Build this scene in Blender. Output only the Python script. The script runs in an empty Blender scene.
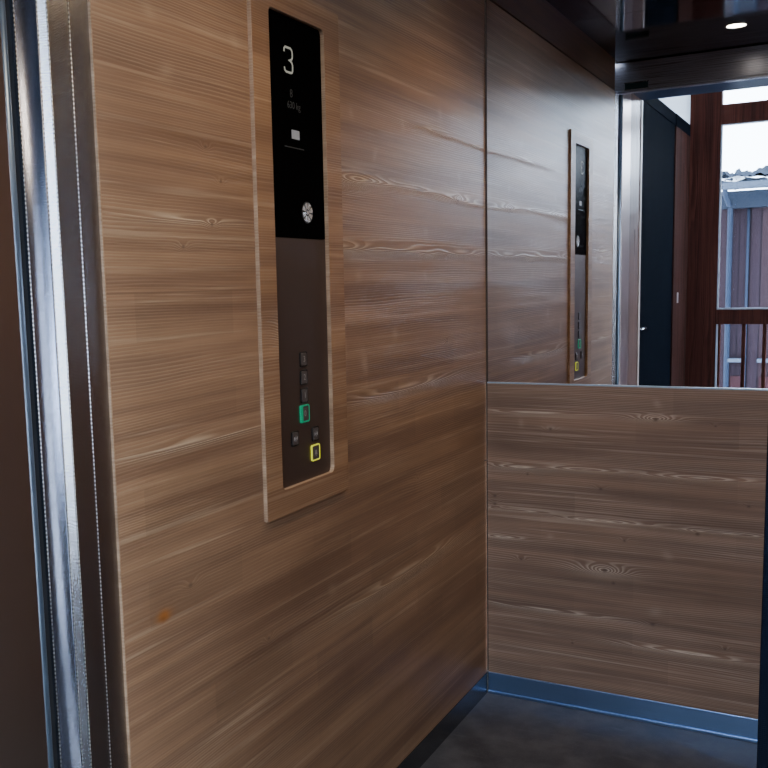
import bpy, bmesh, math, random
from mathutils import Vector, Matrix, noise
random.seed(7)
S = bpy.context.scene
C = S.collection
PI = math.pi

# ------------------------------------------------------------------ node helpers
class NT:
    def __init__(s, name):
        s.m = bpy.data.materials.new(name); s.m.use_nodes = True
        s.t = s.m.node_tree; s.t.nodes.clear()
        s.out = s.t.nodes.new('ShaderNodeOutputMaterial')
    def n(s, typ, **kw):
        o = s.t.nodes.new(typ)
        for k, v in kw.items(): setattr(o, k, v)
        return o
    def put(s, sock, v):
        if isinstance(v, bpy.types.NodeSocket): s.t.links.new(v, sock)
        elif v is not None: sock.default_value = v
    def math(s, op, a, b=None, c=None, clamp=False):
        o = s.n('ShaderNodeMath', operation=op); o.use_clamp = clamp
        s.put(o.inputs[0], a); s.put(o.inputs[1], b); s.put(o.inputs[2], c)
        return o.outputs[0]
    def comb(s, x=0., y=0., z=0.):
        o = s.n('ShaderNodeCombineXYZ')
        for i, v in enumerate((x, y, z)): s.put(o.inputs[i], v)
        return o.outputs[0]
    def noise(s, vec, scale=1., detail=2., rough=.5):
        o = s.n('ShaderNodeTexNoise'); s.put(o.inputs['Vector'], vec)
        o.inputs['Scale'].default_value = scale; o.inputs['Detail'].default_value = detail
        o.inputs['Roughness'].default_value = rough
        return o.outputs['Fac']
    def mix(s, f, a, b, mode='MIX'):
        o = s.n('ShaderNodeMix', data_type='RGBA', blend_type=mode)
        s.put(o.inputs[0], f); s.put(o.inputs[6], a); s.put(o.inputs[7], b)
        return o.outputs[2]
    def ramp(s, f, a, b):      # smooth 0..1 between a and b
        o = s.n('ShaderNodeMapRange', interpolation_type='SMOOTHSTEP')
        s.put(o.inputs[0], f); o.inputs[1].default_value = a; o.inputs[2].default_value = b
        return o.outputs[0]
    def xyz(s):
        tc = s.n('ShaderNodeTexCoord'); sp = s.n('ShaderNodeSeparateXYZ')
        s.t.links.new(tc.outputs['Object'], sp.inputs[0])
        return sp.outputs, tc.outputs['Object']
    def bsdf(s, col, rough=.5, metal=0., spec=.5, bump=None, bstr=.2, bdist=.001, coat=0., crough=.1, aniso=0., emit=None, es=0., ior=1.45):
        b = s.n('ShaderNodeBsdfPrincipled'); b.inputs['IOR'].default_value = ior
        s.put(b.inputs['Base Color'], col); s.put(b.inputs['Roughness'], rough); s.put(b.inputs['Metallic'], metal)
        b.inputs['Specular IOR Level'].default_value = spec
        b.inputs['Coat Weight'].default_value = coat; b.inputs['Coat Roughness'].default_value = crough
        b.inputs['Anisotropic'].default_value = aniso
        if emit: b.inputs['Emission Color'].default_value = emit; b.inputs['Emission Strength'].default_value = es
        if bump is not None:
            bp = s.n('ShaderNodeBump'); bp.inputs['Strength'].default_value = bstr; bp.inputs['Distance'].default_value = bdist
            s.put(bp.inputs['Height'], bump); s.t.links.new(bp.outputs[0], b.inputs['Normal'])
        s.t.links.new(b.outputs[0], s.out.inputs[0])
        return s.m

def c(h, g=1.0):
    v = [int(h[i:i+2], 16)/255 for i in (0, 2, 4)]
    return tuple([(x/12.92 if x <= .04045 else ((x+.055)/1.055)**2.4)*g for x in v]+[1.])

def gauss(T, u, v, cu, cv, ru, rv):
    a = T.math('MULTIPLY', T.math('SUBTRACT', u, cu), 1/ru); b = T.math('MULTIPLY', T.math('SUBTRACT', v, cv), 1/rv)
    d = T.math('MULTIPLY_ADD', a, a, T.math('MULTIPLY', b, b))
    return T.math('POWER', 2.718, T.math('MULTIPLY', d, -1.))

def total(T, L):
    r = L[0]
    for x in L[1:]: r = T.math('ADD', r, x)
    return r

def wood(name, ax, base, dark, light, K=185., lens=(), knots=(), flares=(), stains=(), seams=(), spots=(), off=0., rough=.42, ring=.26, warp=2.2, lamellae=True, spec=.5, lampart=None, ku=1., dv=0., ior=1.45):
    lens = [(a*ku, b+dv, cc*ku, d_, e_) for a, b, cc, d_, e_ in lens]; knots = [(a*ku, b+dv, r_) for a, b, r_ in knots]
    flares = [(a*ku, b+dv, cc*1.8, d_*.42, e_*1.5) for a, b, cc, d_, e_ in flares]; stains = [(a*ku, b+dv, cc, d_) for a, b, cc, d_ in stains]; seams = [q+dv for q in seams]
    spots = [(a*ku, b+dv)+q[:] for a, b, *q in [(x_[0], x_[1], *x_[2:]) for x_ in spots] for q in [tuple(q)]]
    T = NT(name); P, V = T.xyz()
    u = P[{'x': 0, 'y': 1, 'z': 2}[ax]]; v = P[2]
    if ax == 'z': v = T.math('ADD', P[0], P[1])
    uo = T.math('ADD', u, off)
    wob = T.noise(T.comb(T.math('MULTIPLY', uo, 1.3), T.math('MULTIPLY', v, 7.), off), 1., 2., .5)
    wob2 = T.noise(T.comb(T.math('MULTIPLY', uo, .35), T.math('MULTIPLY', v, 9.), off+5), 1., 1.)
    h = T.math('MULTIPLY', v, K)
    h = T.math('MULTIPLY_ADD', wob, warp*2.6, h)
    h = T.math('MULTIPLY_ADD', wob2, 9., h)
    hf = T.noise(T.comb(T.math('MULTIPLY', uo, 4.), T.math('MULTIPLY', v, 40.), off+9), 1., 2.)
    h = T.math('MULTIPLY_ADD', hf, .7, h)
    gl = []
    for (cu, cv, ru, rv, A) in lens:
        g = gauss(T, u, v, cu, cv, ru, rv); gl.append(g); h = T.math('MULTIPLY_ADD', g, A, h)
    kd = []
    for (cu, cv, r) in knots:
        g = gauss(T, u, v, cu, cv, r*2.4, r*1.25); h = T.math('MULTIPLY_ADD', g, 2.2, h)
        kd.append(gauss(T, u, v, cu, cv, r*.55, r*.45))
    fr = T.math('FRACT', h)
    line = T.math('MULTIPLY', T.ramp(fr, .25, .8), T.math('SUBTRACT', 1., T.ramp(fr, .82, 1.)))
    stren = T.noise(T.comb(T.math('MULTIPLY', uo, 1.6), T.math('MULTIPLY', v, 14.), off+2), 1., 2.)
    stren = T.ramp(stren, .3, .75)
    # fine brushed streaks
    fine = T.noise(T.comb(T.math('MULTIPLY', uo, 7.), T.math('MULTIPLY', v, 420.), off), 1., 3., .6)
    blot = T.noise(T.comb(T.math('MULTIPLY', uo, 2.2), T.math('MULTIPLY', v, 6.), off+4), 1., 4., .62)
    band = T.noise(T.comb(T.math('MULTIPLY', uo, .8), T.math('MULTIPLY', v, 26.), off+1), 1., 3., .6)
    col = T.mix(T.ramp(band, .3, .72), dark, base)
    col = T.mix(T.math('MULTIPLY', T.math('MULTIPLY', line, ring), T.math('MULTIPLY_ADD', stren, .8, .25)), col, light)
    strk = T.noise(T.comb(T.math('MULTIPLY', uo, 1.7), T.math('MULTIPLY', v, 95.), off+12), 1., 3., .55)
    col = T.mix(T.math('MULTIPLY', T.ramp(strk, .56, .72), .30), col, light)
    strk2 = T.noise(T.comb(T.math('MULTIPLY', uo, 2.3), T.math('MULTIPLY', v, 60.), off+17), 1., 3., .6)
    col = T.mix(T.math('MULTIPLY', T.ramp(strk2, .55, .72), .45), col, dark)
    # dark thin ring valley
    val = T.math('MULTIPLY', T.math('SUBTRACT', 1., T.ramp(fr, 0., .22)), .18)
    col = T.mix(T.math('MULTIPLY', val, T.math('MULTIPLY_ADD', stren, .7, .3)), col, dark)
    if gl:
        near = T.math('MINIMUM', total(T, gl), 1.)
        col = T.mix(T.math('MULTIPLY', T.math('MULTIPLY', near, T.math('MULTIPLY_ADD', line, .9, .12)), .8), col, light)
    if flares:
        f = total(T, [gauss(T, T.math('MULTIPLY_ADD', T.math('SUBTRACT', v, cv), sl, u), v, cu, cv, ru, rv) for (cu, cv, ru, rv, sl) in flares])
        f = T.math('MULTIPLY', T.math('MINIMUM', f, 1.), T.math('MULTIPLY_ADD', fine, .9, .05))
        col = T.mix(T.math('MULTIPLY', f, .36), col, light)
    if stains:
        f = T.math('MINIMUM', total(T, [gauss(T, u, v, *q) for q in stains]), 1.)
        col = T.mix(T.math('MULTIPLY', f, .5), col, dark)
    mul = T.math('MULTIPLY_ADD', blot, .55, .72)
    mul = T.math('MULTIPLY', mul, T.math('MULTIPLY_ADD', fine, .28, .86))
    if lamellae:
        br = T.n('ShaderNodeTexBrick'); br.offset = .37
        T.put(br.inputs['Vector'], T.comb(u, T.math('ADD', v, -1.282+4*.0775), 0.))
        br.inputs['Color1'].default_value = (1, 1, 1, 1); br.inputs['Color2'].default_value = (.0, .0, .0, 1); br.inputs['Mortar'].default_value = (0, 0, 0, 1)
        br.inputs['Scale'].default_value = 1.; br.inputs['Mortar Size'].default_value = 0.0; br.inputs['Brick Width'].default_value = .27; br.inputs['Row Height'].default_value = .0775
        sp = T.n('ShaderNodeSeparateColor'); T.t.links.new(br.outputs[0], sp.inputs[0])
        amp = .15
        k = T.math('MULTIPLY_ADD', sp.outputs[0], amp, 1-amp*.6)
        if lampart is not None:   # lamella joints read only below this height
            k = T.math('ADD', 1., T.math('MULTIPLY', T.math('SUBTRACT', k, 1.), T.math('SUBTRACT', 1., T.ramp(v, lampart-.001, lampart+.001))))
        mul = T.math('MULTIPLY', mul, k)
    col = T.mix(1., col, T.comb(mul, mul, mul), 'MULTIPLY')
    for sv in seams:
        d = T.math('ABSOLUTE', T.math('SUBTRACT', v, sv))
        col = T.mix(T.math('MULTIPLY', T.math('SUBTRACT', 1., T.ramp(d, .0008, .0024)), .75), col, dark)
    if kd:
        f = T.math('MINIMUM', T.math('MULTIPLY', total(T, kd), 1.2), 1.)
        col = T.mix(T.math('MULTIPLY', f, .7), col, tuple([x*.6 for x in dark[:3]]+[1]))
    for (cu, cv, ru, rv, cc, st) in spots:
        col = T.mix(T.math('MULTIPLY', gauss(T, u, v, cu, cv, ru, rv), st), col, cc)
    lw = T.math('MULTIPLY_ADD', stren, .35, .05)
    if gl: lw = T.math('ADD', lw, T.math('MULTIPLY', near, 1.1))
    hgt = T.math('ADD', T.math('MULTIPLY', line, lw), T.math('MULTIPLY', fine, .35))
    rr = T.math('MULTIPLY_ADD', T.math('MULTIPLY', line, stren), -.12, rough)
    return T.bsdf(col, rr, 0., spec, ior=ior, bump=hgt, bstr=.5, bdist=.0013)

WB, WD, WL = c('9e7b5c'), c('795a44'), c('d2b898')
w_left = wood('brushed_spruce_left', 'y', WB, WD, WL, lampart=1.282, ku=1.0557, dv=.006,
    lens=[(-.80, 1.508, .14, .018, 7.), (-.52, 1.512, .20, .010, 3.6), (-.213, 1.505, .12, .012, 3.0), (-.02, 1.499, .12, .007, 1.6), 
          (-.88, 1.357, .13, .019, 5.5), (-.57, 1.3585, .20, .015, 3.4), (-.19, 1.356, .17, .013, 3.6), (-.42, 1.350, .05, .010, 1.5),
          (-.30, 1.668, .25, .007, 3.), (-.04, 1.664, .10, .006, 2.6), (-1.38, 1.395, .14, .007, 1.6), (-1.36, 1.02, .2, .008, 1.5), (-.55, 1.02, .3, .016, 4.), (-.55, .55, .35, .02, 5.)],
    knots=[(-.213, 1.505, .010), (-1.30, 1.465, .006), (-1.34, 1.52, .006), (-1.33, 1.39, .007), (-1.41, 1.350, .007), (-.9, .9, .006), (-.5, .78, .006), (-1.43, .777, .010), (-.30, 1.12, .008), (-1.2, .60, .007)],
    flares=[(-.332, 1.718, .008, .035, .15), (-.709, 1.574, .006, .035, -.2), (-.204, 1.566, .006, .03, .1), (-1.47, 1.71, .009, .03, .3), (-1.244, 1.71, .009, .035, .2), (-1.434, 1.627, .010, .03, -.3), (-.56, 1.66, .006, .03, .2), (-.43, 1.41, .007, .03, 0.), (-.44, 1.30, .006, .025, .2),(-.80, 1.30, .01, .03, 0.), (-.78, 1.1, .009, .05, .2), (-.62, 1.16, .008, .04, 0), (-.95, .62, .01, .04, .2), (-.4, 1.02, .008, .04, .3), (-.82, 1.65, .006, .03, .2)],
    stains=[(-1.565, 1.598, .10, .014), (-1.28, 1.60, .10, .010), (-1.45, 1.53, .25, .010), (-1.5, 1.44, .12, .01), (-1.47, .755, .2, .028), (-1.1, .70, .3, .02), (-.12, .36, .14, .05), (-.6, .42, .5, .015), (-.9, .33, .5, .012), (-.2, .6, .1, .04)],
    seams=(1.276,), spots=[(-1.501, .746, .016, .010, c('a8641c'), .9), (-1.503, .742, .010, .006, c('7a4518'), .6)], off=1.7, rough=.40, spec=.8, ring=.20)
w_back = wood('brushed_spruce_back', 'x', c('917461'), c('6f584a'), c('d2bfab'), warp=3., ku=.985, dv=.004,
    lens=[(.10, .722, .10, .009, 4.), (.30, .729, .11, .008, 4.5), (.62, .726, .16, .010, 5.), (.08, .590, .12, .006, 3.5), (.35, .580, .13, .009, 5.), (.70, .578, .14, .008, 4.5), (.501, .886, .07, .012, 5.), (.15, .89, .15, .007, 3.), (.05, .503, .07, .006, 3.), (.36, .43, .08, .022, 7.), (.2, .29, .2, .008, 3.), (.6, .22, .2, .01, 4)],
    knots=[(.501, .886, .011), (.20, .845, .008), (.13, .705, .007), (.35, .677, .009), (.026, .63, .010), (.026, .605, .010), (.364, .435, .012), (.503, .293, .012), (.66, .875, .006), (.75, .66, .008), (.62, .57, .010), (.42, .53, .007), (.11, .44, .007), (.39, .40, .009), (.27, .20, .007), (.70, .25, .006)],
    flares=[(.505, .93, .006, .03, .2), (.20, .85, .02, .012, 0.), (.51, .33, .010, .035, -.15), (.54, .50, .008, .03, .2), (.20, .52, .006, .02, 0), (.11, .86, .005, .03, 0)],
    stains=[(.42, .665, .12, .012), (.62, .650, .10, .012), (.50, .30, .03, .014), (.12, .41, .2, .01), (.45, .40, .4, .008), (.45, .25, .3, .016), (.65, .12, .25, .012), (.2, .78, .2, .012)],
    off=4.2, rough=.45)
w_side = wood('brushed_spruce_right', 'y', WB, WD, WL, off=9.4, lens=[(-.5, 1.4, .2, .02, 6.)], knots=[(-.7, 1.1, .01)])
w_front = wood('brushed_spruce_surround', 'y', c('a27d5b'), c('826045'), c('cdb192'), off=21.3, warp=1.2, lens=[(-1.17, 1.2, .05, .03, 3.)], lamellae=False)
w_frieze = wood('brushed_spruce_frieze', 'y', c('6d4c36'), c('4a3324'), c('8e6c50'), off=31.3, lamellae=False)
w_edge = wood('raw_cut_edge', 'y', c('b39477'), c('8f735a'), c('d2b89c'), off=2.3, lamellae=False)
w_portal = wood('dark_portal_wood', 'z', c('5a3c2c'), c('3a261d'), c('745241'), off=3., K=60, lamellae=False, rough=.35)
w_red = wood('red_brown_joinery', 'z', c('4c2a22'), c('2c1815'), c('643a2f'), off=13., K=70, lamellae=False, rough=.5, ring=.35, spec=.5, ior=1.05)

w_casing = wood('dark_casing_wood', 'z', c('341f1a'), c('1f1311'), c('4a2c24'), off=17., K=70, lamellae=False, rough=.6, ring=.35, ior=1.05)
def linen(name, col, rough, bstr=.35):
    T = NT(name); P, V = T.xyz()
    a = T.math('ADD', P[1], P[0])
    s1 = T.math('SINE', T.math('MULTIPLY', T.math('ADD', P[2], T.math('MULTIPLY', a, 1.0)), 2*PI/.0042))
    s2 = T.math('SINE', T.math('MULTIPLY', T.math('SUBTRACT', P[2], T.math('MULTIPLY', a, 1.0)), 2*PI/.0042))
    h = T.math('MULTIPLY', s1, s2)
    mc = T.mix(T.math('MULTIPLY_ADD', h, .5, .5), tuple([x*.62 for x in col[:3]]+[1]), col)
    return T.bsdf(mc, rough, 1., bump=h, bstr=bstr, bdist=.0006)
steel_linen = linen('linen_textured_steel', c('b4b2b2'), .20)
def bend_glint_mat():  # bright dots painted as highlights along the sheet bends
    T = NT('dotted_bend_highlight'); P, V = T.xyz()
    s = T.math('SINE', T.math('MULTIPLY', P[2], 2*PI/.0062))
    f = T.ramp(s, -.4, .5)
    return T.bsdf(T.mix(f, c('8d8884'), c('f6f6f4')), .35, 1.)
m_bend_glint = bend_glint_mat()
m_post = linen('shaded_linen_steel', c('141a28'), .45)  # dark copy of the linen steel, shade put into its colour

def brushed(name, col, rough, axis='z', amt=.12, k=500, metal=1.):
    T = NT(name); P, V = T.xyz()
    if axis == 'z': vec = T.comb(T.math('MULTIPLY', P[0], k), T.math('MULTIPLY', P[1], k), T.math('MULTIPLY', P[2], 3.))
    elif axis == 'y': vec = T.comb(T.math('MULTIPLY', P[0], k), T.math('MULTIPLY', P[1], 3.), T.math('MULTIPLY', P[2], k))
    else: vec = T.comb(T.math('MULTIPLY', P[0], 3.), T.math('MULTIPLY', P[1], k), T.math('MULTIPLY', P[2], k))
    n = T.noise(vec, 1., 2.)
    mc = T.mix(n, tuple([x*(1-amt) for x in col[:3]]+[1]), col)
    return T.bsdf(mc, T.math('MULTIPLY_ADD', n, .12, rough-.06), metal, bump=n, bstr=.03, bdist=.0002)
steel_skirt_y = brushed('brushed_steel_skirting_side', c('8b9096'), .22, 'y')
steel_skirt = brushed('brushed_steel_skirting', c('7a94bd'), .30, 'x', amt=.05, k=200)  # blue tint puts reflected daylight into the steel colour
steel_face = brushed('brushed_steel_faceplate', c('66574f'), .36, 'y', k=900, metal=.7)
steel_plain = brushed('satin_steel', c('a8a9ac'), .26, 'z')
steel_header = brushed('satin_steel_header', c('9899a8'), .28, 'x', metal=.5)
steel_rim = brushed('polished_rim', c('c8c8c8'), .15, 'z')

def plain(name, col, rough=.5, metal=0., spec=.5, var=.12, scale=12., **kw):
    T = NT(name); P, V = T.xyz()
    n = T.noise(V, scale, 3.)
    mc = T.mix(n, tuple([x*(1-var) for x in col[:3]]+[1]), tuple([min(1, x*(1+var)) for x in col[:3]]+[1]))
    return T.bsdf(mc, rough, metal, spec, **kw)
m_black = plain('black_shadow_gap', c('0a0a0c'), .6)
m_glassblk = plain('black_display_glass', c('060607'), .25, spec=.5, ior=1.03)
m_blueedge = plain('blue_grey_edge_highlight', c('6d7e92'), .32, .8)  # blue-grey tone stands in for the highlight on the jamb's rounded edge
m_mirror = None
def mirrormat():
    T = NT('silvered_mirror'); P, V = T.xyz()
    n = T.noise(V, 3., 2.)
    return T.bsdf(T.mix(n, (.80, .83, .87, 1), (.82, .85, .89, 1)), 0.0, 1.)
m_mirror = mirrormat()
def ceilmat():
    T = NT('dark_polished_ceiling'); P, V = T.xyz()
    n = T.noise(V, 5., 2.)
    return T.bsdf(T.mix(n, c('4a4b52'), c('55565d')), .07, 1.)
m_ceil = ceilmat()
m_jamb = plain('satin_bronze_steel', c('a08f88'), .28, 1., var=.03, scale=3.)
def floormat():
    T = NT('speckled_charcoal_floor'); P, V = T.xyz()
    a = T.noise(V, 9., 5., .65); b = T.noise(V, 260., 2.)
    col = T.mix(T.ramp(a, .3, .75), c('34353a'), c('57575a'))
    col = T.mix(T.math('MULTIPLY', T.ramp(b, .55, .75), .35), col, c('77746f'))
    sc = T.noise(T.comb(T.math('MULTIPLY', P[0], 3.), T.math('MULTIPLY', P[1], 14.), 0.), 3., 4.)
    col = T.mix(T.math('MULTIPLY', T.ramp(sc, .58, .75), .3), col, c('6b6a68'))
    return T.bsdf(col, T.math('MULTIPLY_ADD', a, .25, .32), 0., .5, bump=a, bstr=.1)
m_floor = floormat()
m_hfloor = plain('hall_slate_floor', c('1c1b1a'), .5, ior=1.2)
m_white = plain('hall_white_paint', c('d8dde2'), .7, var=.04)
m_darkdoor = plain('blue_black_door', c('0a0d12'), .6, var=.3, ior=1.02)
m_lens = plain('lamp_lens', c('fff2dc'), .4, emit=(1., .86, .66, 1), es=26.)
m_digit = plain('lit_grey_digit', c('202020'), .5, emit=(.72, .70, .58, 1), es=.34)
m_faint = plain('faint_print', c('1d1d1c'), .5, emit=(.5, .5, .5, 1), es=.022)
m_plate = plain('pale_plate', c('85888e'), .5, emit=(.8, .84, .9, 1), es=.10)  # plate brightened by a faint glow of its own, not a lamp
m_btn = plain('dark_button_cap', c('5a5452'), .4, .3)
m_btnglyph = plain('button_symbol', c('9a9693'), .5)
m_btnrim = plain('black_button_rim', c('121112'), .4)
m_green = plain('green_button_ring', c('0f7d55'), .3, emit=(.0, .55, .28, 1), es=.22)
m_yellow = plain('yellow_button_ring', c('d8dc30'), .4, emit=(.8, .85, .08, 1), es=.35)
m_sign = plain('dark_green_plate', c('17343a'), .25)
m_snow = plain('snow', c('f2f6fb'), .8, var=.04, bump=None)
m_rock = plain('grey_roof_stone', c('2f343c'), .9, ior=1.1)
m_gutter = plain('blue_grey_gutter', c('3c444f'), .5, ior=1.15)
m_fascia = plain('blue_grey_fascia', c('20252e'), .7, ior=1.08)
m_pipe = plain('slate_downpipe', c('242b38'), .6, ior=1.1)
m_fpaint = plain('pale_glazing_bead', c('9da0a8'), .5)
def planks():
    T = NT('weathered_vertical_planks'); P, V = T.xyz()
    x = T.math('MULTIPLY', P[0], 1/.11)
    i = T.math('FLOOR', x); f = T.math('FRACT', x)
    r = T.n('ShaderNodeTexWhiteNoise', noise_dimensions='1D'); T.put(r.inputs['W'], i)
    n = T.noise(T.comb(T.math('MULTIPLY', P[0], 60.), 0., T.math('MULTIPLY', P[2], 1.5)), 1., 3.)
    k = T.math('ADD', T.math('MULTIPLY', r.outputs[0], .55), T.math('MULTIPLY', n, .45))
    col = T.mix(k, c('1a171e'), c('302324'))
    e = T.math('MULTIPLY', T.ramp(f, 0., .1), T.math('SUBTRACT', 1., T.ramp(f, .9, 1.)))
    col = T.mix(e, c('0f0d11'), col)
    return T.bsdf(col, .75, ior=1.08)
m_planks = planks()
def glass():
    T = NT('window_glass'); fr = T.n('ShaderNodeFresnel'); fr.inputs[0].default_value = 1.45
    t = T.n('ShaderNodeBsdfTransparent'); t.inputs[0].default_value = (.93, .96, 1., 1)
    g = T.n('ShaderNodeBsdfGlossy'); g.inputs['Roughness'].default_value = 0.02
    P, V = T.xyz()
    m = T.n('ShaderNodeMixShader'); T.put(m.inputs[0], T.math('MULTIPLY', fr.outputs[0], T.math('MULTIPLY_ADD', T.noise(V, 2., 1.), .05, .5)))
    T.t.links.new(t.outputs[0], m.inputs[1]); T.t.links.new(g.outputs[0], m.inputs[2]); T.t.links.new(m.outputs[0], T.out.inputs[0])
    return T.m
m_glass = glass()

# ------------------------------------------------------------------ mesh helpers
def box(bm, x0, x1, y0, y1, z0, z1, mi=0):
    x0, x1 = sorted((x0, x1)); y0, y1 = sorted((y0, y1)); z0, z1 = sorted((z0, z1))
    v = [bm.verts.new(p) for p in ((x0,y0,z0),(x1,y0,z0),(x1,y1,z0),(x0,y1,z0),(x0,y0,z1),(x1,y0,z1),(x1,y1,z1),(x0,y1,z1))]
    for q in ((0,3,2,1),(4,5,6,7),(0,1,5,4),(1,2,6,5),(2,3,7,6),(3,0,4,7)):
        f = bm.faces.new([v[i] for i in q]); f.material_index = mi
def rrect(w, h, r, n=5):
    pts = []
    for cx, cy, a0 in ((w/2-r, h/2-r, 0), (-w/2+r, h/2-r, 90), (-w/2+r, -h/2+r, 180), (w/2-r, -h/2+r, 270)):
        for i in range(n+1):
            a = math.radians(a0+90*i/n); pts.append((cx+r*math.cos(a), cy+r*math.sin(a)))
    return pts
def prism_yz(bm, pts, x0, x1, cy=0, cz=0, mi=0):          # outline in (y,z), extruded along x
    a = [bm.verts.new((x0, cy+p[0], cz+p[1])) for p in pts]; b = [bm.verts.new((x1, cy+p[0], cz+p[1])) for p in pts]
    n = len(pts)
    f = bm.faces.new(b); f.material_index = mi
    f = bm.faces.new(a[::-1]); f.material_index = mi
    for i in range(n):
        f = bm.faces.new((a[i], a[(i+1) % n], b[(i+1) % n], b[i])); f.material_index = mi
def ring_yz(bm, po, pi_, x0, x1, co=(0, 0), ci=(0, 0), mi=0, side=0):
    n = len(po)
    O0 = [bm.verts.new((x0, co[0]+p[0], co[1]+p[1])) for p in po]; O1 = [bm.verts.new((x1, co[0]+p[0], co[1]+p[1])) for p in po]
    I0 = [bm.verts.new((x0, ci[0]+p[0], ci[1]+p[1])) for p in pi_]; I1 = [bm.verts.new((x1, ci[0]+p[0], ci[1]+p[1])) for p in pi_]
    for i in range(n):
        j = (i+1) % n
        f = bm.faces.new((O1[i], O1[j], I1[j], I1[i])); f.material_index = mi
        f = bm.faces.new((O0[j], O0[i], I0[i], I0[j])); f.material_index = mi
        f = bm.faces.new((O0[i], O0[j], O1[j], O1[i])); f.material_index = side
        f = bm.faces.new((I0[j], I0[i], I1[i], I1[j])); f.material_index = side
def tube(bm, pts, r, n=8, closed=False, mi=0):
    P = [Vector(p) for p in pts]; m = len(P); rings = []
    for i, p in enumerate(P):
        if closed: t = (P[(i+1) % m]-P[i-1])
        else: t = P[min(i+1, m-1)]-P[max(i-1, 0)]
        t.normalize(); a = t.orthogonal().normalized()
        ref = Vector((1, 0, 0)) if abs(t.x) < .9 else Vector((0, 0, 1))
        a = (ref-t*ref.dot(t)).normalized(); b = t.cross(a)
        rings.append([bm.verts.new(p+(a*math.cos(2*PI*k/n)+b*math.sin(2*PI*k/n))*r) for k in range(n)])
    for i in range(m if closed else m-1):
        A, B = rings[i], rings[(i+1) % m]
        for k in range(n):
            f = bm.faces.new((A[k], A[(k+1) % n], B[(k+1) % n], B[k])); f.material_index = mi; f.smooth = True
    if not closed:
        bm.faces.new(rings[0][::-1]); bm.faces.new(rings[-1])
def lathe(bm, prof, cx, cy, n=40, mi=0):                   # profile (r,z) about vertical axis
    rings = [[bm.verts.new((cx+r*math.cos(2*PI*k/n), cy+r*math.sin(2*PI*k/n), z)) for k in range(n)] for r, z in prof]
    for A, B in zip(rings, rings[1:]):
        for k in range(n):
            f = bm.faces.new((A[k], A[(k+1) % n], B[(k+1) % n], B[k])); f.material_index = mi; f.smooth = True
    return rings
def obj(name, bm, mats, parent=None, bevel=0., seg=2, recenter=False):
    bmesh.ops.recalc_face_normals(bm, faces=bm.faces)
    me = bpy.data.meshes.new(name); bm.to_mesh(me); bm.free()
    for m in (mats if isinstance(mats, (list, tuple)) else [mats]): me.materials.append(m)
    o = bpy.data.objects.new(name, me); C.objects.link(o)
    if bevel:
        b = o.modifiers.new('bevel', 'BEVEL'); b.width = bevel; b.segments = seg; b.limit_method = 'ANGLE'
    if parent: o.parent = parent; o.matrix_parent_inverse = Matrix.Translation(-Vector(parent.location))
    return o
def struct(name, bm, mats, bevel=0., parent=None):
    o = obj(name, bm, mats, parent, bevel)
    if not parent: o['kind'] = 'structure'
    return o
def thing(name, label, cat, loc, group=None):
    o = bpy.data.objects.new(name, None); C.objects.link(o); o.location = loc; o.empty_display_size = .05
    o['label'] = label; o['category'] = cat
    if group: o['group'] = group
    return o
def B(*boxes):
    bm = bmesh.new()
    for b in boxes: box(bm, *b)
    return bm

# ------------------------------------------------------------------ dimensions (metres)
W = 1.06          # car width
YF = -1.685       # wood side wall front end
YP = -1.770       # front face of car post
ZP = 2.10         # panel top / door head
ZC = 2.234        # ceiling
ZS = .0681        # skirting height
ZM = .9815         # mirror bottom
# panel opening
oy0, oy1, oz0, oz1 = -1.2085, -.996, .889, 1.801
fy0, fy1, fz0, fz1 = -1.269, -.931, .837, 1.845

# ------------------------------------------------------------------ car shell
struct('floor', B((-.0, W, -1.795, 0, -.03, 0)), m_floor)
struct('wall_left', B((-.02, 0, YF, oy0-.004, ZS, ZP), (-.02, 0, oy1+.004, -.002, ZS, ZP), (-.02, 0, oy0-.004, oy1+.004, ZS, oz0-.004), (-.02, 0, oy0-.004, oy1+.004, oz1+.004, ZP)), w_left)
struct('trim_1', B((-.0035, .0006, YF-.0022, YF+.0002, ZS, ZP)), w_edge)      # pale cut edge of the wood panel
struct('wall_left_frieze', B((-.02, 0, YF, -.002, ZP+.006, ZC)), w_frieze)
struct('wall_left_backing', B((-.10, -.0201, YF, 0, 0, ZC), (-.0201, -.006, YF, -.002, ZP, ZP+.006)), m_black)
struct('wall_right', B((W, W+.02, YF, -.002, ZS, ZC)), w_side)
struct('wall_back', B((.0035, W-.002, 0, .02, ZS, ZM-.0035)), w_back)
struct('trim_2', B((.0035, W-.002, -.0006, .02, ZM-.0036, ZM-.0018)), w_edge)
struct('wall_back_backing', B((-.02, W+.02, .0201, .05, 0, ZC)), m_black)
struct('baseboard_left', B((-.02, .0012, YF, -.004, 0, ZS-.001)), steel_skirt_y, .0006)
struct('baseboard_right', B((W-.0012, W+.02, YF, -.004, 0, ZS-.001)), steel_skirt_y, .0006)
struct('baseboard_back', B((.004, W-.004, -.0015, .02, .009, ZS-.001), (.004, W-.004, -.007, .02, 0, .009)), steel_skirt, .001)
struct('trim_3', B((-.004, .0042, -.0045, .004, 0, ZS+.004)), steel_plain, .0008)
# ceiling of two dark polished sheets with a shadow joint
struct('ceiling', B((0, W, -.946, 0, ZC, ZC+.01), (0, W, YP, -.949, ZC, ZC+.01), (-.02, W+.02, YP-.03, .02, ZC+.012, ZC+.03)), m_ceil)

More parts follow.
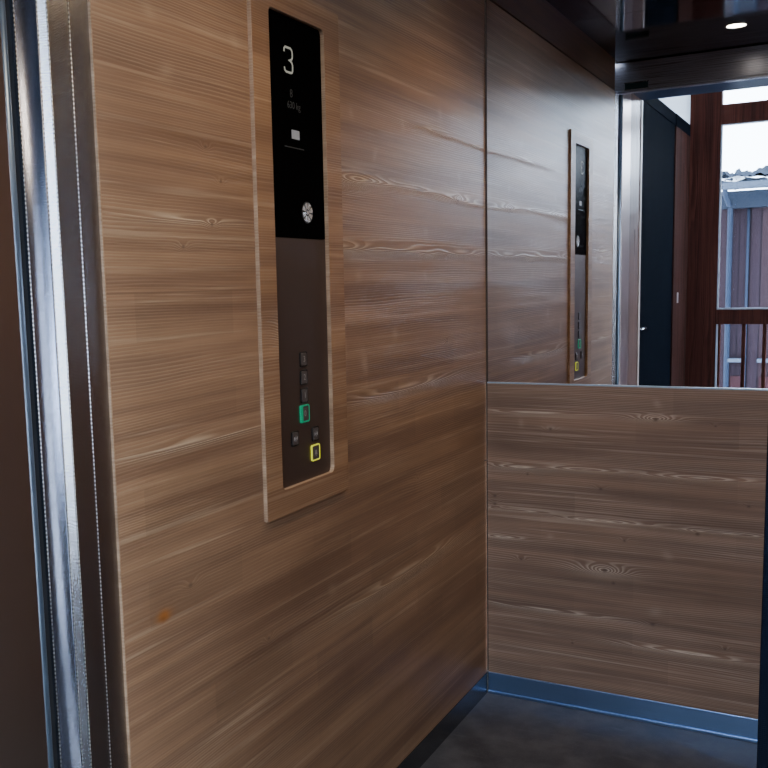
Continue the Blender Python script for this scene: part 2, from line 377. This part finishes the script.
# ------------------------------------------------------------------ mirror
mir = thing('wall_mirror', 'large unframed mirror filling the back wall above the wood panel', 'mirror', (.55, 0, ZM))
obj('mirror_glass', B((.0045, W-.003, .003, .009, ZM, ZC-.002)), m_mirror, mir)
obj('bottom_trim', B((.0035, W-.002, -.0024, .02, ZM-.0018, ZM+.0026)), brushed('pale_steel_strip', c('b9c8da'), .35, 'x'), mir, .0005)
obj('gap_shade_strip', B((-.0002, .0044, .0018, .010, ZM, ZC-.002)), plain('dark_gap_shade', c('2c211b'), .5), mir)  # dark strip stands in for the shaded gap between wall and mirror

# ------------------------------------------------------------------ front of the car: posts and header
bm = B((-.03, -.003, YP, YF-.0023, 0, ZP))
struct('trim_4', bm, steel_linen, .0008)
f4 = -1.8222
def column(pts, x_back):
    bm = bmesh.new(); pts = list(pts)+[(x_back, pts[-1][1]), (x_back, pts[0][1])]
    A = [bm.verts.new((x, y, 0)) for x, y in pts]; Bv = [bm.verts.new((x, y, ZP)) for x, y in pts]; n = len(pts)
    for i in range(n): f = bm.faces.new((A[i], A[(i+1) % n], Bv[(i+1) % n], Bv[i])); f.smooth = i < n-3 and n > 6
    bm.faces.new(A[::-1]); bm.faces.new(Bv)
    return bm
def arc_pts(dy, n=16):
    x, y = -.0108, -1.7812; out = [(x, y)]
    for i in range(n):
        t = (i+.5)/n; ang = math.radians(46-46*t)
        x -= math.tan(ang)*dy/n; y -= dy/n; out.append((x, y))
    return out
dy = .02
while True:
    arc = arc_pts(dy)
    if arc[-1][1] < -1.835-.985*arc[-1][0] or dy > .05: break
    dy += .0003
struct('trim_5', column(arc, -.055), linen('linen_steel_column', c('a3adc6'), .26, .10))  # same linen steel, cool reflection put into its colour
struct('trim_6', column([(-.003, YP-.0002), (-.0106, YP-.0108)], -.030), linen('linen_steel_lit_face', c('e2e8f4'), .17, .08))  # lit copy of the linen steel, window reflection brightened in its colour
def glint_strip(y, x, r): 
    bm = bmesh.new(); tube(bm, [(x, y, 0), (x, y, ZP)], r, 6); return bm
for k, (y, x, r) in enumerate([(-1.728, -.0031, .0010), (YP-.0008, -.0031, .0009), (YP-.0110, -.0108, .0008), (arc[-1][1], arc[-1][0], .0009)]):
    struct('trim_%d' % (7+k), glint_strip(y, x, r), m_bend_glint)  # thin added strips that carry the painted bend highlights
struct('wall_shaft', B((-.14, -.055, -1.90, YF-.003, 0, 2.4), (-.055, -.031, -1.835, YF-.003, 0, ZP)), m_black)
# right post, only its edge shows
struct('trim_11', B((.910, W, YP, YF, 0, ZP)), m_post, .001)
struct('trim_12', B((W-.001, W+.03, YP, YF, 0, ZP)), steel_linen)
# header over the door
struct('wall_front', B((-.02, W+.02, -1.800, -1.766, ZP+.012, ZC-.004), (-.02, W+.02, -1.800, -1.7635, ZP, ZP+.010)), steel_header, .001)
struct('trim_14', B((-.06, W+.02, -1.845, -1.801, 2.118, 2.3)), m_black)
# small dark indicator plate in the header
pl = thing('header_plate', 'small dark green plate in the steel header, reflected top of mirror', 'sign', (.075, -1.764, 2.125))
obj('plate_face', B((.026, .125, -1.7665, -1.7645, 2.113, 2.139)), m_sign, pl, .001)
obj('plate_frame', B((.023, .128, -1.7665, -1.7640, 2.139, 2.143), (.023, .128, -1.7665, -1.7640, 2.1115, 2.1135)), steel_plain, pl)
# car and landing sills
struct('trim_15', B((0, .898, -1.835, -1.796, -.03, .001), (0, .898, -1.88, -1.845, -.03, .001)), steel_plain, .001)

# ------------------------------------------------------------------ ceiling spotlights
def spot(x, y, label):
    t = thing('ceiling_spotlight', label, 'ceiling light', (x, y, ZC), 'spotlights in the lift ceiling')
    bm = bmesh.new(); lathe(bm, [(.0345, ZC-.0005), (.036, ZC-.0028), (.040, ZC-.0030), (.0425, ZC-.0005)], x, y); obj('rim', bm, steel_rim, t)
    bm = bmesh.new(); r = lathe(bm, [(.035, ZC-.0008), (.020, ZC-.0018), (.004, ZC-.0022)], x, y); bm.faces.new(r[-1]); obj('lens', bm, m_lens, t)
    l = bpy.data.lights.new('spot_beam', 'SPOT'); l.energy = 14; l.color = (1., .74, .48); l.spot_size = math.radians(135); l.spot_blend = .8; l.shadow_soft_size = .03
    o = bpy.data.objects.new('spot_beam', l); C.objects.link(o); o.location = (x, y, ZC-.02); o.parent = t; o.matrix_parent_inverse = Matrix.Translation(-Vector(t.location))
spot(.521, -1.375, 'round warm ceiling spotlight near the steel header, seen in the mirror')
spot(.521, -.39, 'round warm ceiling spotlight directly above the mirror end')

# ------------------------------------------------------------------ control panel
cp = thing('control_panel', 'tall lift control panel with black display and dark buttons in a wooden surround', 'control panel', (0, -1.10, fz0))
bm = bmesh.new()
ow, oh = fy1-fy0, fz1-fz0; iw, ih = oy1-oy0, oz1-oz0
po = rrect(ow, oh, .004); pi_ = rrect(iw, ih, .012)
ring_yz(bm, po, pi_, -.012, .008, ((fy0+fy1)/2, (fz0+fz1)/2), ((oy0+oy1)/2, (oz0+oz1)/2), 0, 1)
obj('wood_surround', bm, [w_front, w_edge], cp, .0008, 1)
ZB = 1.381
xf = -.001
obj('faceplate', B((-.012, xf, oy0-.003, oy1+.003, oz0-.003, ZB-.0006)), steel_face, cp)
ds = obj('display_glass', B((-.012, xf+.0003, oy0-.003, oy1+.003, ZB+.0006, oz1+.003)), m_glassblk, cp)

def text_obj(s, size, y, z, mat, parent, name, x=xf+.0008, sx=1.):
    cu = bpy.data.curves.new('t', 'FONT'); cu.body = s; cu.size = size; cu.align_x = 'CENTER'; cu.align_y = 'CENTER'; cu.extrude = .0001
    to = bpy.data.objects.new('t', cu); C.objects.link(to)
    me = bpy.data.meshes.new_from_object(to, depsgraph=bpy.context.evaluated_depsgraph_get())
    C.objects.unlink(to); bpy.data.objects.remove(to)
    # glyph plane: text x -> world +y, text y -> world z, facing +x
    M = Matrix(((0, 0, 1, x), (sx, 0, 0, y), (0, 1, 0, z), (0, 0, 0, 1)))
    me.transform(M); me.materials.clear(); me.materials.append(mat)
    o = bpy.data.objects.new(name, me); C.objects.link(o); o.parent = parent; o.matrix_parent_inverse = Matrix.Translation(-Vector(parent.location))
    return o
# floor digit 3 drawn as a rounded stroke
w3, h3, cy3, cz3 = .031, .046, -1.1270, 1.7200
st = [(-.5, .30), (-.48, .42), (-.36, .5), (.30, .5), (.46, .42), (.5, .30), (.5, .16), (.40, .06), (.18, .0), (-.05, .0), (.18, .0), (.40, -.06), (.5, -.16), (.5, -.36), (.42, -.47), (.28, -.5), (-.30, -.5), (-.46, -.44), (-.5, -.32)]
bm = bmesh.new()
tube(bm, [(xf+.0006, cy3+a*w3, cz3+b*h3) for a, b in st], .0024, 6)
for v in bm.verts: v.co.x = xf+.0006+(v.co.x-xf-.0006)*.2
dg = obj('floor_digit', bm, m_digit, ds); dg['label'] = 'lit grey number 3'
text_obj('8', .022, -1.120, 1.658, m_faint, ds, 'capacity_text')
text_obj('630 kg', .019, -1.111, 1.636, m_faint, ds, 'load_text')
o = obj('rating_plate', B((xf, xf+.0008, -1.122, -1.092, 1.573, 1.590)), m_plate, cp); o['label'] = 'small pale rectangular plate'
obj('plate_line', B((xf+.0008, xf+.0012, -1.119, -1.095, 1.580, 1.583)), plain('plate_print', c('3a3d44'), .5), o).matrix_parent_inverse = Matrix.Translation(-Vector(cp.location))
obj('print_line', B((xf, xf+.0006, -1.15, -1.075, 1.555, 1.557)), m_faint, cp)
# speaker rosette
bm = bmesh.new()
cyk, czk, rk = -1.069, 1.433, .022
prism_yz(bm, [(rk*math.cos(2*PI*i/32), rk*math.sin(2*PI*i/32)) for i in range(32)], xf, xf+.0010, cyk, czk)
ros = obj('key_switch', bm, plain('switch_disc', c('38383a'), .3, .9), cp); ros['label'] = 'round silver key switch'
bm = bmesh.new()
for k in range(8):
    a = 2*PI*k/8+.3
    d = Vector((0, math.cos(a), math.sin(a))); e = Vector((0, -math.sin(a), math.cos(a)))
    o0 = Vector((xf+.0010, cyk, czk)); p = [o0+d*.007-e*.0022, o0+d*.019-e*.0052, o0+d*.019+e*.0052, o0+d*.007+e*.0022]
    top = [bm.verts.new(q+Vector((.0012 if i in (1, 2) else .0004, 0, 0))) for i, q in enumerate(p)]
    bot = [bm.verts.new(q) for q in p]
    bm.faces.new(top)
    for i in range(4): bm.faces.new((bot[i], bot[(i+1) % 4], top[(i+1) % 4], top[i]))
prism_yz(bm, [(.004*math.cos(2*PI*i/16), .004*math.sin(2*PI*i/16)) for i in range(16)], xf+.001, xf+.0022, cyk, czk)
h_ = obj('switch_petals', bm, plain('glowing_petal', c('d8d8d8'), .25, .9, emit=(.8, .8, .8, 1), es=.12), ros);  # metal petals brightened by a faint emission, no lamp here

def button(y, z, glyph, kind=None, w=.029, h=.031):
    y -= .0045; off_ = .004 if kind == 'g' else 0.
    bm = bmesh.new()
    prism_yz(bm, rrect(w-.006-off_*1.6, h-.006, .003), xf, xf+.003, y+off_, z)
    b = obj('button', bm, m_btn, cp, .0005, 1)
    bm = bmesh.new()
    ring_yz(bm, rrect(w, h, .004), rrect(w-.005-off_*1.6, h-.005, .003), xf, xf+(.0022 if not kind else .0036), (y, z), (y+off_, z))
    r = obj('button_rim', bm, {None: m_btnrim, 'g': m_green, 'y': m_yellow}[kind], b, .0004, 1)
    
    if kind == 'g': b['label'] = 'button with a green ring'
    if kind == 'y': b['label'] = 'alarm button with a yellow ring'
    if glyph in ('open', 'close', 'bell'):
        bm = bmesh.new(); X0 = xf+.0030
        def tri(p):
            a = [bm.verts.new((X0, y+q[0], z+q[1])) for q in p]; bb = [bm.verts.new((X0+.0005, y+q[0], z+q[1])) for q in p]
            bm.faces.new(bb); 
            for i in range(3): bm.faces.new((a[i], a[(i+1) % 3], bb[(i+1) % 3], bb[i]))
        if glyph == 'bell':
            prism_yz(bm, [(-.005, -.004), (.005, -.004), (.0035, -.001), (.003, .004), (0, .006), (-.003, .004), (-.0035, -.001)], X0, X0+.0005, y, z)
            prism_yz(bm, [(.0015*math.cos(i), .0015*math.sin(i)-.006) for i in [2*PI*k/8 for k in range(8)]], X0, X0+.0005, y, z)
        else:
            s = -1 if glyph == 'open' else 1
            tri([(s*-.0065, .004), (s*-.0065, -.004), (s*-.0015, 0)]); tri([(s*.0065, .004), (s*.0015, 0), (s*.0065, -.004)])
            box(bm, X0, X0+.0005, y-.0004, y+.0004, z-.006, z+.006)
        g = obj('button_symbol', bm, m_btnglyph, b); 
    else: text_obj(glyph, .017, y, z, m_btnglyph, b, 'button_symbol', xf+.0034)
for z, g in ((1.139, '3'), (1.102, '2'), (1.065, '1')): button(-1.098, z, g)
button(-1.100, 1.028, '0', 'g', .036, .036)
button(-1.140, .982, 'open'); button(-1.057, .980, 'close'); button(-1.059, .941, 'bell', 'y', .034, .034)

# ------------------------------------------------------------------ landing portal
bm = bmesh.new(); tube(bm, [(-.013, -1.851, 0), (-.013, -1.851, 2.13)], .0105, 16); struct('trim_16', bm, m_blueedge)
struct('trim_17', B((-.06, 0, -2.035, -1.858, 0, 2.15)), m_jamb, .002)
struct('trim_18', B((-.06, -.001, -2.262, -2.036, 0, 2.15)), w_portal, .002)
struct('trim_19', B((-.06, .003, -2.30, -2.263, 0, 2.15)), plain('pale_portal_edge', c('8f8078'), .4), .002)
struct('trim_20', B((1.0, 1.06, -2.30, -1.858, 0, 2.15)), w_portal, .002)
struct('trim_21', B((-.06, 1.06, -2.30, -1.858, 2.15, 2.3)), plain('dark_blue_head_trim', c('27344c'), .5, ior=1.2), .002)
struct('wall_hall_lift', B((1.06, 3.4, -2.29, -1.858, 0, 2.75), (-.2, 1.06, -2.29, -1.858, 2.3, 2.75)), m_white)

# ------------------------------------------------------------------ hall behind the camera
HX, HY = -.04, -4.06
struct('floor_hall', B((-.3, 3.4, -4.2, -1.885, -.05, -.001)), m_hfloor)
struct('ceiling_hall', B((-.3, 3.4, -4.2, -1.9, 2.75, 2.8)), m_white)
struct('wall_hall_left', B((-.12, HX, HY-.1, -2.3, 2.258, 2.75)), m_white)
struct('wall_hall_backing', B((-.20, -.125, HY-.1, -2.0, 0, 2.8)), m_black)
struct('trim_22', B((-.12, HX, -3.52, -2.3, 2.19, 2.258)), m_darkdoor)
d = struct('door_1', B((-.12, HX-.004, -3.515, -2.335, 0, 2.19)), m_darkdoor, .002)
d['label'] = 'blue black door in the hall seen in the mirror'
bm = bmesh.new(); tube(bm, [(HX-.004, -2.42, 1.02), (HX+.03, -2.42, 1.02), (HX+.03, -2.51, 1.02)], .007, 8); obj('door_handle', bm, steel_rim, d)
struct('trim_23', B((-.12, HX, -2.335, -2.3, 0, 2.19)), w_portal)
cs = struct('trim_24', B((-.12, HX+.004, HY, -3.520, 0, 2.185)), w_casing, .002)
obj('strike_plate', B((HX+.003, HX+.007, -3.70, -3.655, 1.12, 1.185)), plain('pale_strike_plate', c('a09a98'), .35, .7), cs, .001)
struct('trim_25', B((-.12, HX+.004, HY, -3.52, 2.185, 2.258)), m_darkdoor)
# facade with windows: joinery
struct('wall_hall_window', B((HX-.05, .150, HY-.08, HY, 0, 2.75), (.15, 3.4, HY-.08, HY, 2.62, 2.75), (.15, 3.4, HY-.08, HY, 0, .12), (1.09, 1.22, HY-.08, HY, .12, 2.62), (2.16, 2.29, HY-.08, HY, .12, 2.62), (3.23, 3.4, HY-.08, HY, .12, 2.62)), w_red, .003)
for k, (x0, x1) in enumerate(((.15, 1.09), (1.22, 2.16), (2.29, 3.23))):
    bm = B((x0, x1, HY-.06, HY-.005, 2.240, 2.368), (x0, x1, HY-.06, HY-.005, .966, 1.068), (x0, x1, HY-.05, HY-.012, .12, .18))
    n = 7
    for i in range(n):
        xm = x0+.012+(x1-x0-.0)*(i+.0)/n if i == 0 else x0+.165+(i-1)*.124
        box(bm, xm-.011, xm+.011, HY-.05, HY-.015, .12, .97)
    wn = struct('window_%d' % (k+1), bm, w_red, .002)
    obj('glazing_bead', B((x0, x0+.010, HY-.012, HY+.0008, 1.068, 2.240), (x0, x1, HY-.012, HY-.001, 1.063, 1.074), (x0, x0+.010, HY-.012, HY+.0008, .18, .966), (x0, x1, HY-.012, HY-.001, 2.234, 2.242)), m_fpaint, wn)
    obj('pane', B((x0, x1, HY-.034, HY-.030, 1.068, 2.240)), m_glass, wn)
    obj('pane', B((x0, x1, HY-.034, HY-.030, 2.368, 2.62)), m_glass, wn)
    obj('pane', B((x0, x1, HY-.060, HY-.056, .18, .966)), m_glass, wn)
struct('wall_hall_right', B((3.4, 3.45, -4.2, -2.2, 0, .12), (3.4, 3.45, -4.2, -2.2, 2.62, 2.8), (3.4, 3.45, -4.2, -4.0, .12, 2.62), (3.4, 3.45, -2.25, -2.1, .12, 2.62)), w_red)
w4 = struct('window_4', B((3.405, 3.445, -4.0, -2.2, .12, .20), (3.405, 3.445, -4.0, -2.2, 2.54, 2.62), (3.405, 3.445, -3.13, -3.07, .2, 2.54), (3.405, 3.445, -4.0, -2.2, .95, 1.04)), w_red, .002)  # added side window, unseen, lets fill light into hall and car
obj('pane', B((3.422, 3.426, -4.0, -2.2, .2, 2.54)), m_glass, w4)

# ------------------------------------------------------------------ outside
YO = -8.4
struct('ground', B((-9, 12, -30, -4.2, -2.6, -2.5)), m_snow)
hs = thing('neighbouring_house', 'brown planked house with snowy roof and pale gutter outside the hall window', 'house', (2.5, YO-.5, -2.5))
obj('wall', B((-.42, 6.5, YO-.6, YO-.45, -2.5, 2.15)), m_planks, hs)
obj('fascia', B((-.40, 6.5, YO-.44, YO-.30, 2.0, 2.18)), m_fascia, hs)
bm = bmesh.new()
for i in range(13):
    pass
gp = [(YO+.06*math.cos(a), 2.235+.065*math.sin(a)) for a in [PI+PI*i/8 for i in range(9)]]
prev = None
for x in (-.345, 6.5):
    r = [bm.verts.new((x, p[0], p[1])) for p in gp]+[bm.verts.new((x, YO+.068, 2.245)), bm.verts.new((x, YO-.068, 2.245))]
    if prev:
        for i in range(len(r)): bm.faces.new((prev[i], prev[(i+1) % len(r)], r[(i+1) % len(r)], r[i]))
        bm.faces.new(r)
    else: bm.faces.new(r)
    prev = r
obj('gutter', bm, m_gutter, hs)
bm = bmesh.new(); tube(bm, [(-.33, YO, 2.2), (-.325, YO-.05, 2.12), (-.31, YO-.38, 2.0), (-.31, YO-.40, -2.4)], .028, 10); obj('downpipe', bm, m_pipe, hs)
bm = bmesh.new(); tube(bm, [(-.13, YO-.42, 2.0), (-.13, YO-.42, -2.4)], .014, 8); obj('cable', bm, m_pipe, hs)
def lumps(x0, x1, y0, y1, zf, amp, nx, ny, sc, seed):
    bm = bmesh.new(); g = []
    for i in range(nx+1):
        row = []
        for j in range(ny+1):
            x = x0+(x1-x0)*i/nx; y = y0+(y1-y0)*j/ny
            row.append(bm.verts.new((x, y, zf(x, y)+amp*noise.fractal(Vector((x*sc, y*sc, seed)), .8, 2., 4))))
        g.append(row)
    for i in range(nx):
        for j in range(ny):
            f = bm.faces.new((g[i][j], g[i+1][j], g[i+1][j+1], g[i][j+1])); f.smooth = True
    return bm
obj('snow_layer', lumps(-.5, 6.5, YO-.02, YO-3, lambda x, y: 2.30+(YO-y)*.06+.03*max(0, min(1, x)), .07, 120, 40, 3., 1.), m_snow, hs)
obj('roof_stones', lumps(-.6, 6.5, YO-.1, YO-1.4, lambda x, y: 2.335+.05*max(0, min(1, x+.3)), .10, 200, 50, 13., 4.), m_rock, hs)
for x0 in (-.297, -.0, .22, .5, .75):
    obj('sill', B((x0, x0+.17, YO-.45, YO-.36, .33, .37)), m_gutter, hs)
    obj('panel', B((x0+.02, x0+.15, YO-.45, YO-.42, -.4, .17)), plain('red_panel', c('2a1a1c'), .7, ior=1.08), hs)

# ------------------------------------------------------------------ light
wd = bpy.data.worlds.new('world'); S.world = wd; wd.use_nodes = True
nt = wd.node_tree; nt.nodes.clear()
wo = nt.nodes.new('ShaderNodeOutputWorld'); bg = nt.nodes.new('ShaderNodeBackground')
tc = nt.nodes.new('ShaderNodeTexCoord'); sx = nt.nodes.new('ShaderNodeSeparateXYZ'); cr = nt.nodes.new('ShaderNodeValToRGB')
nt.links.new(tc.outputs['Generated'], sx.inputs[0]); nt.links.new(sx.outputs[2], cr.inputs[0]); nt.links.new(cr.outputs[0], bg.inputs[0]); nt.links.new(bg.outputs[0], wo.inputs[0])
cr.color_ramp.elements[0].color = (.86, .93, 1., 1); cr.color_ramp.elements[1].color = (.70, .82, 1., 1)
bg.inputs[1].default_value = 14.
for x0, x1 in ((.15, 1.09), (1.22, 2.16), (2.29, 3.23)):
    l = bpy.data.lights.new('window_portal', 'AREA'); l.shape = 'RECTANGLE'; l.size = x1-x0; l.size_y = 1.7
    l.cycles.is_portal = True
    o = bpy.data.objects.new('window_portal', l); C.objects.link(o); o.location = ((x0+x1)/2, HY-.1, 1.75); o.rotation_euler = (-PI/2, 0, PI)
    o.rotation_euler = (PI/2, 0, 0)     # faces +y, into the hall

l = bpy.data.lights.new('window_portal', 'AREA'); l.shape = 'RECTANGLE'; l.size = 1.8; l.size_y = 2.4; l.cycles.is_portal = True
o = bpy.data.objects.new('window_portal', l); C.objects.link(o); o.location = (3.47, -3.1, 1.37); o.rotation_euler = (0, PI/2, 0); l.size, l.size_y = 2.4, 1.8  # sampling portal for the added side window
# ------------------------------------------------------------------ camera
yaw, pit, rol = .513434, -.127210, -.026743
F = Vector((-math.sin(yaw)*math.cos(pit), math.cos(yaw)*math.cos(pit), math.sin(pit)))
R = Vector((math.cos(yaw), math.sin(yaw), 0)); U = R.cross(F)
R2 = R*math.cos(rol)+U*math.sin(rol); U2 = -R*math.sin(rol)+U*math.cos(rol)
M = Matrix((R2, U2, -F)).transposed().to_4x4(); M.translation = Vector((.9870, -2.8073, 1.2854))
cd = bpy.data.cameras.new('camera'); co = bpy.data.objects.new('camera', cd); C.objects.link(co)
co.matrix_world = M; cd.sensor_width = 36; cd.lens = 971.69/768*36; cd.shift_x = (384-315.69)/768; cd.shift_y = (410.43-384)/768; cd.clip_start = .02
S.camera = co
S.view_settings.view_transform = 'AgX'
S.view_settings.look = 'None'
S.view_settings.exposure = .35
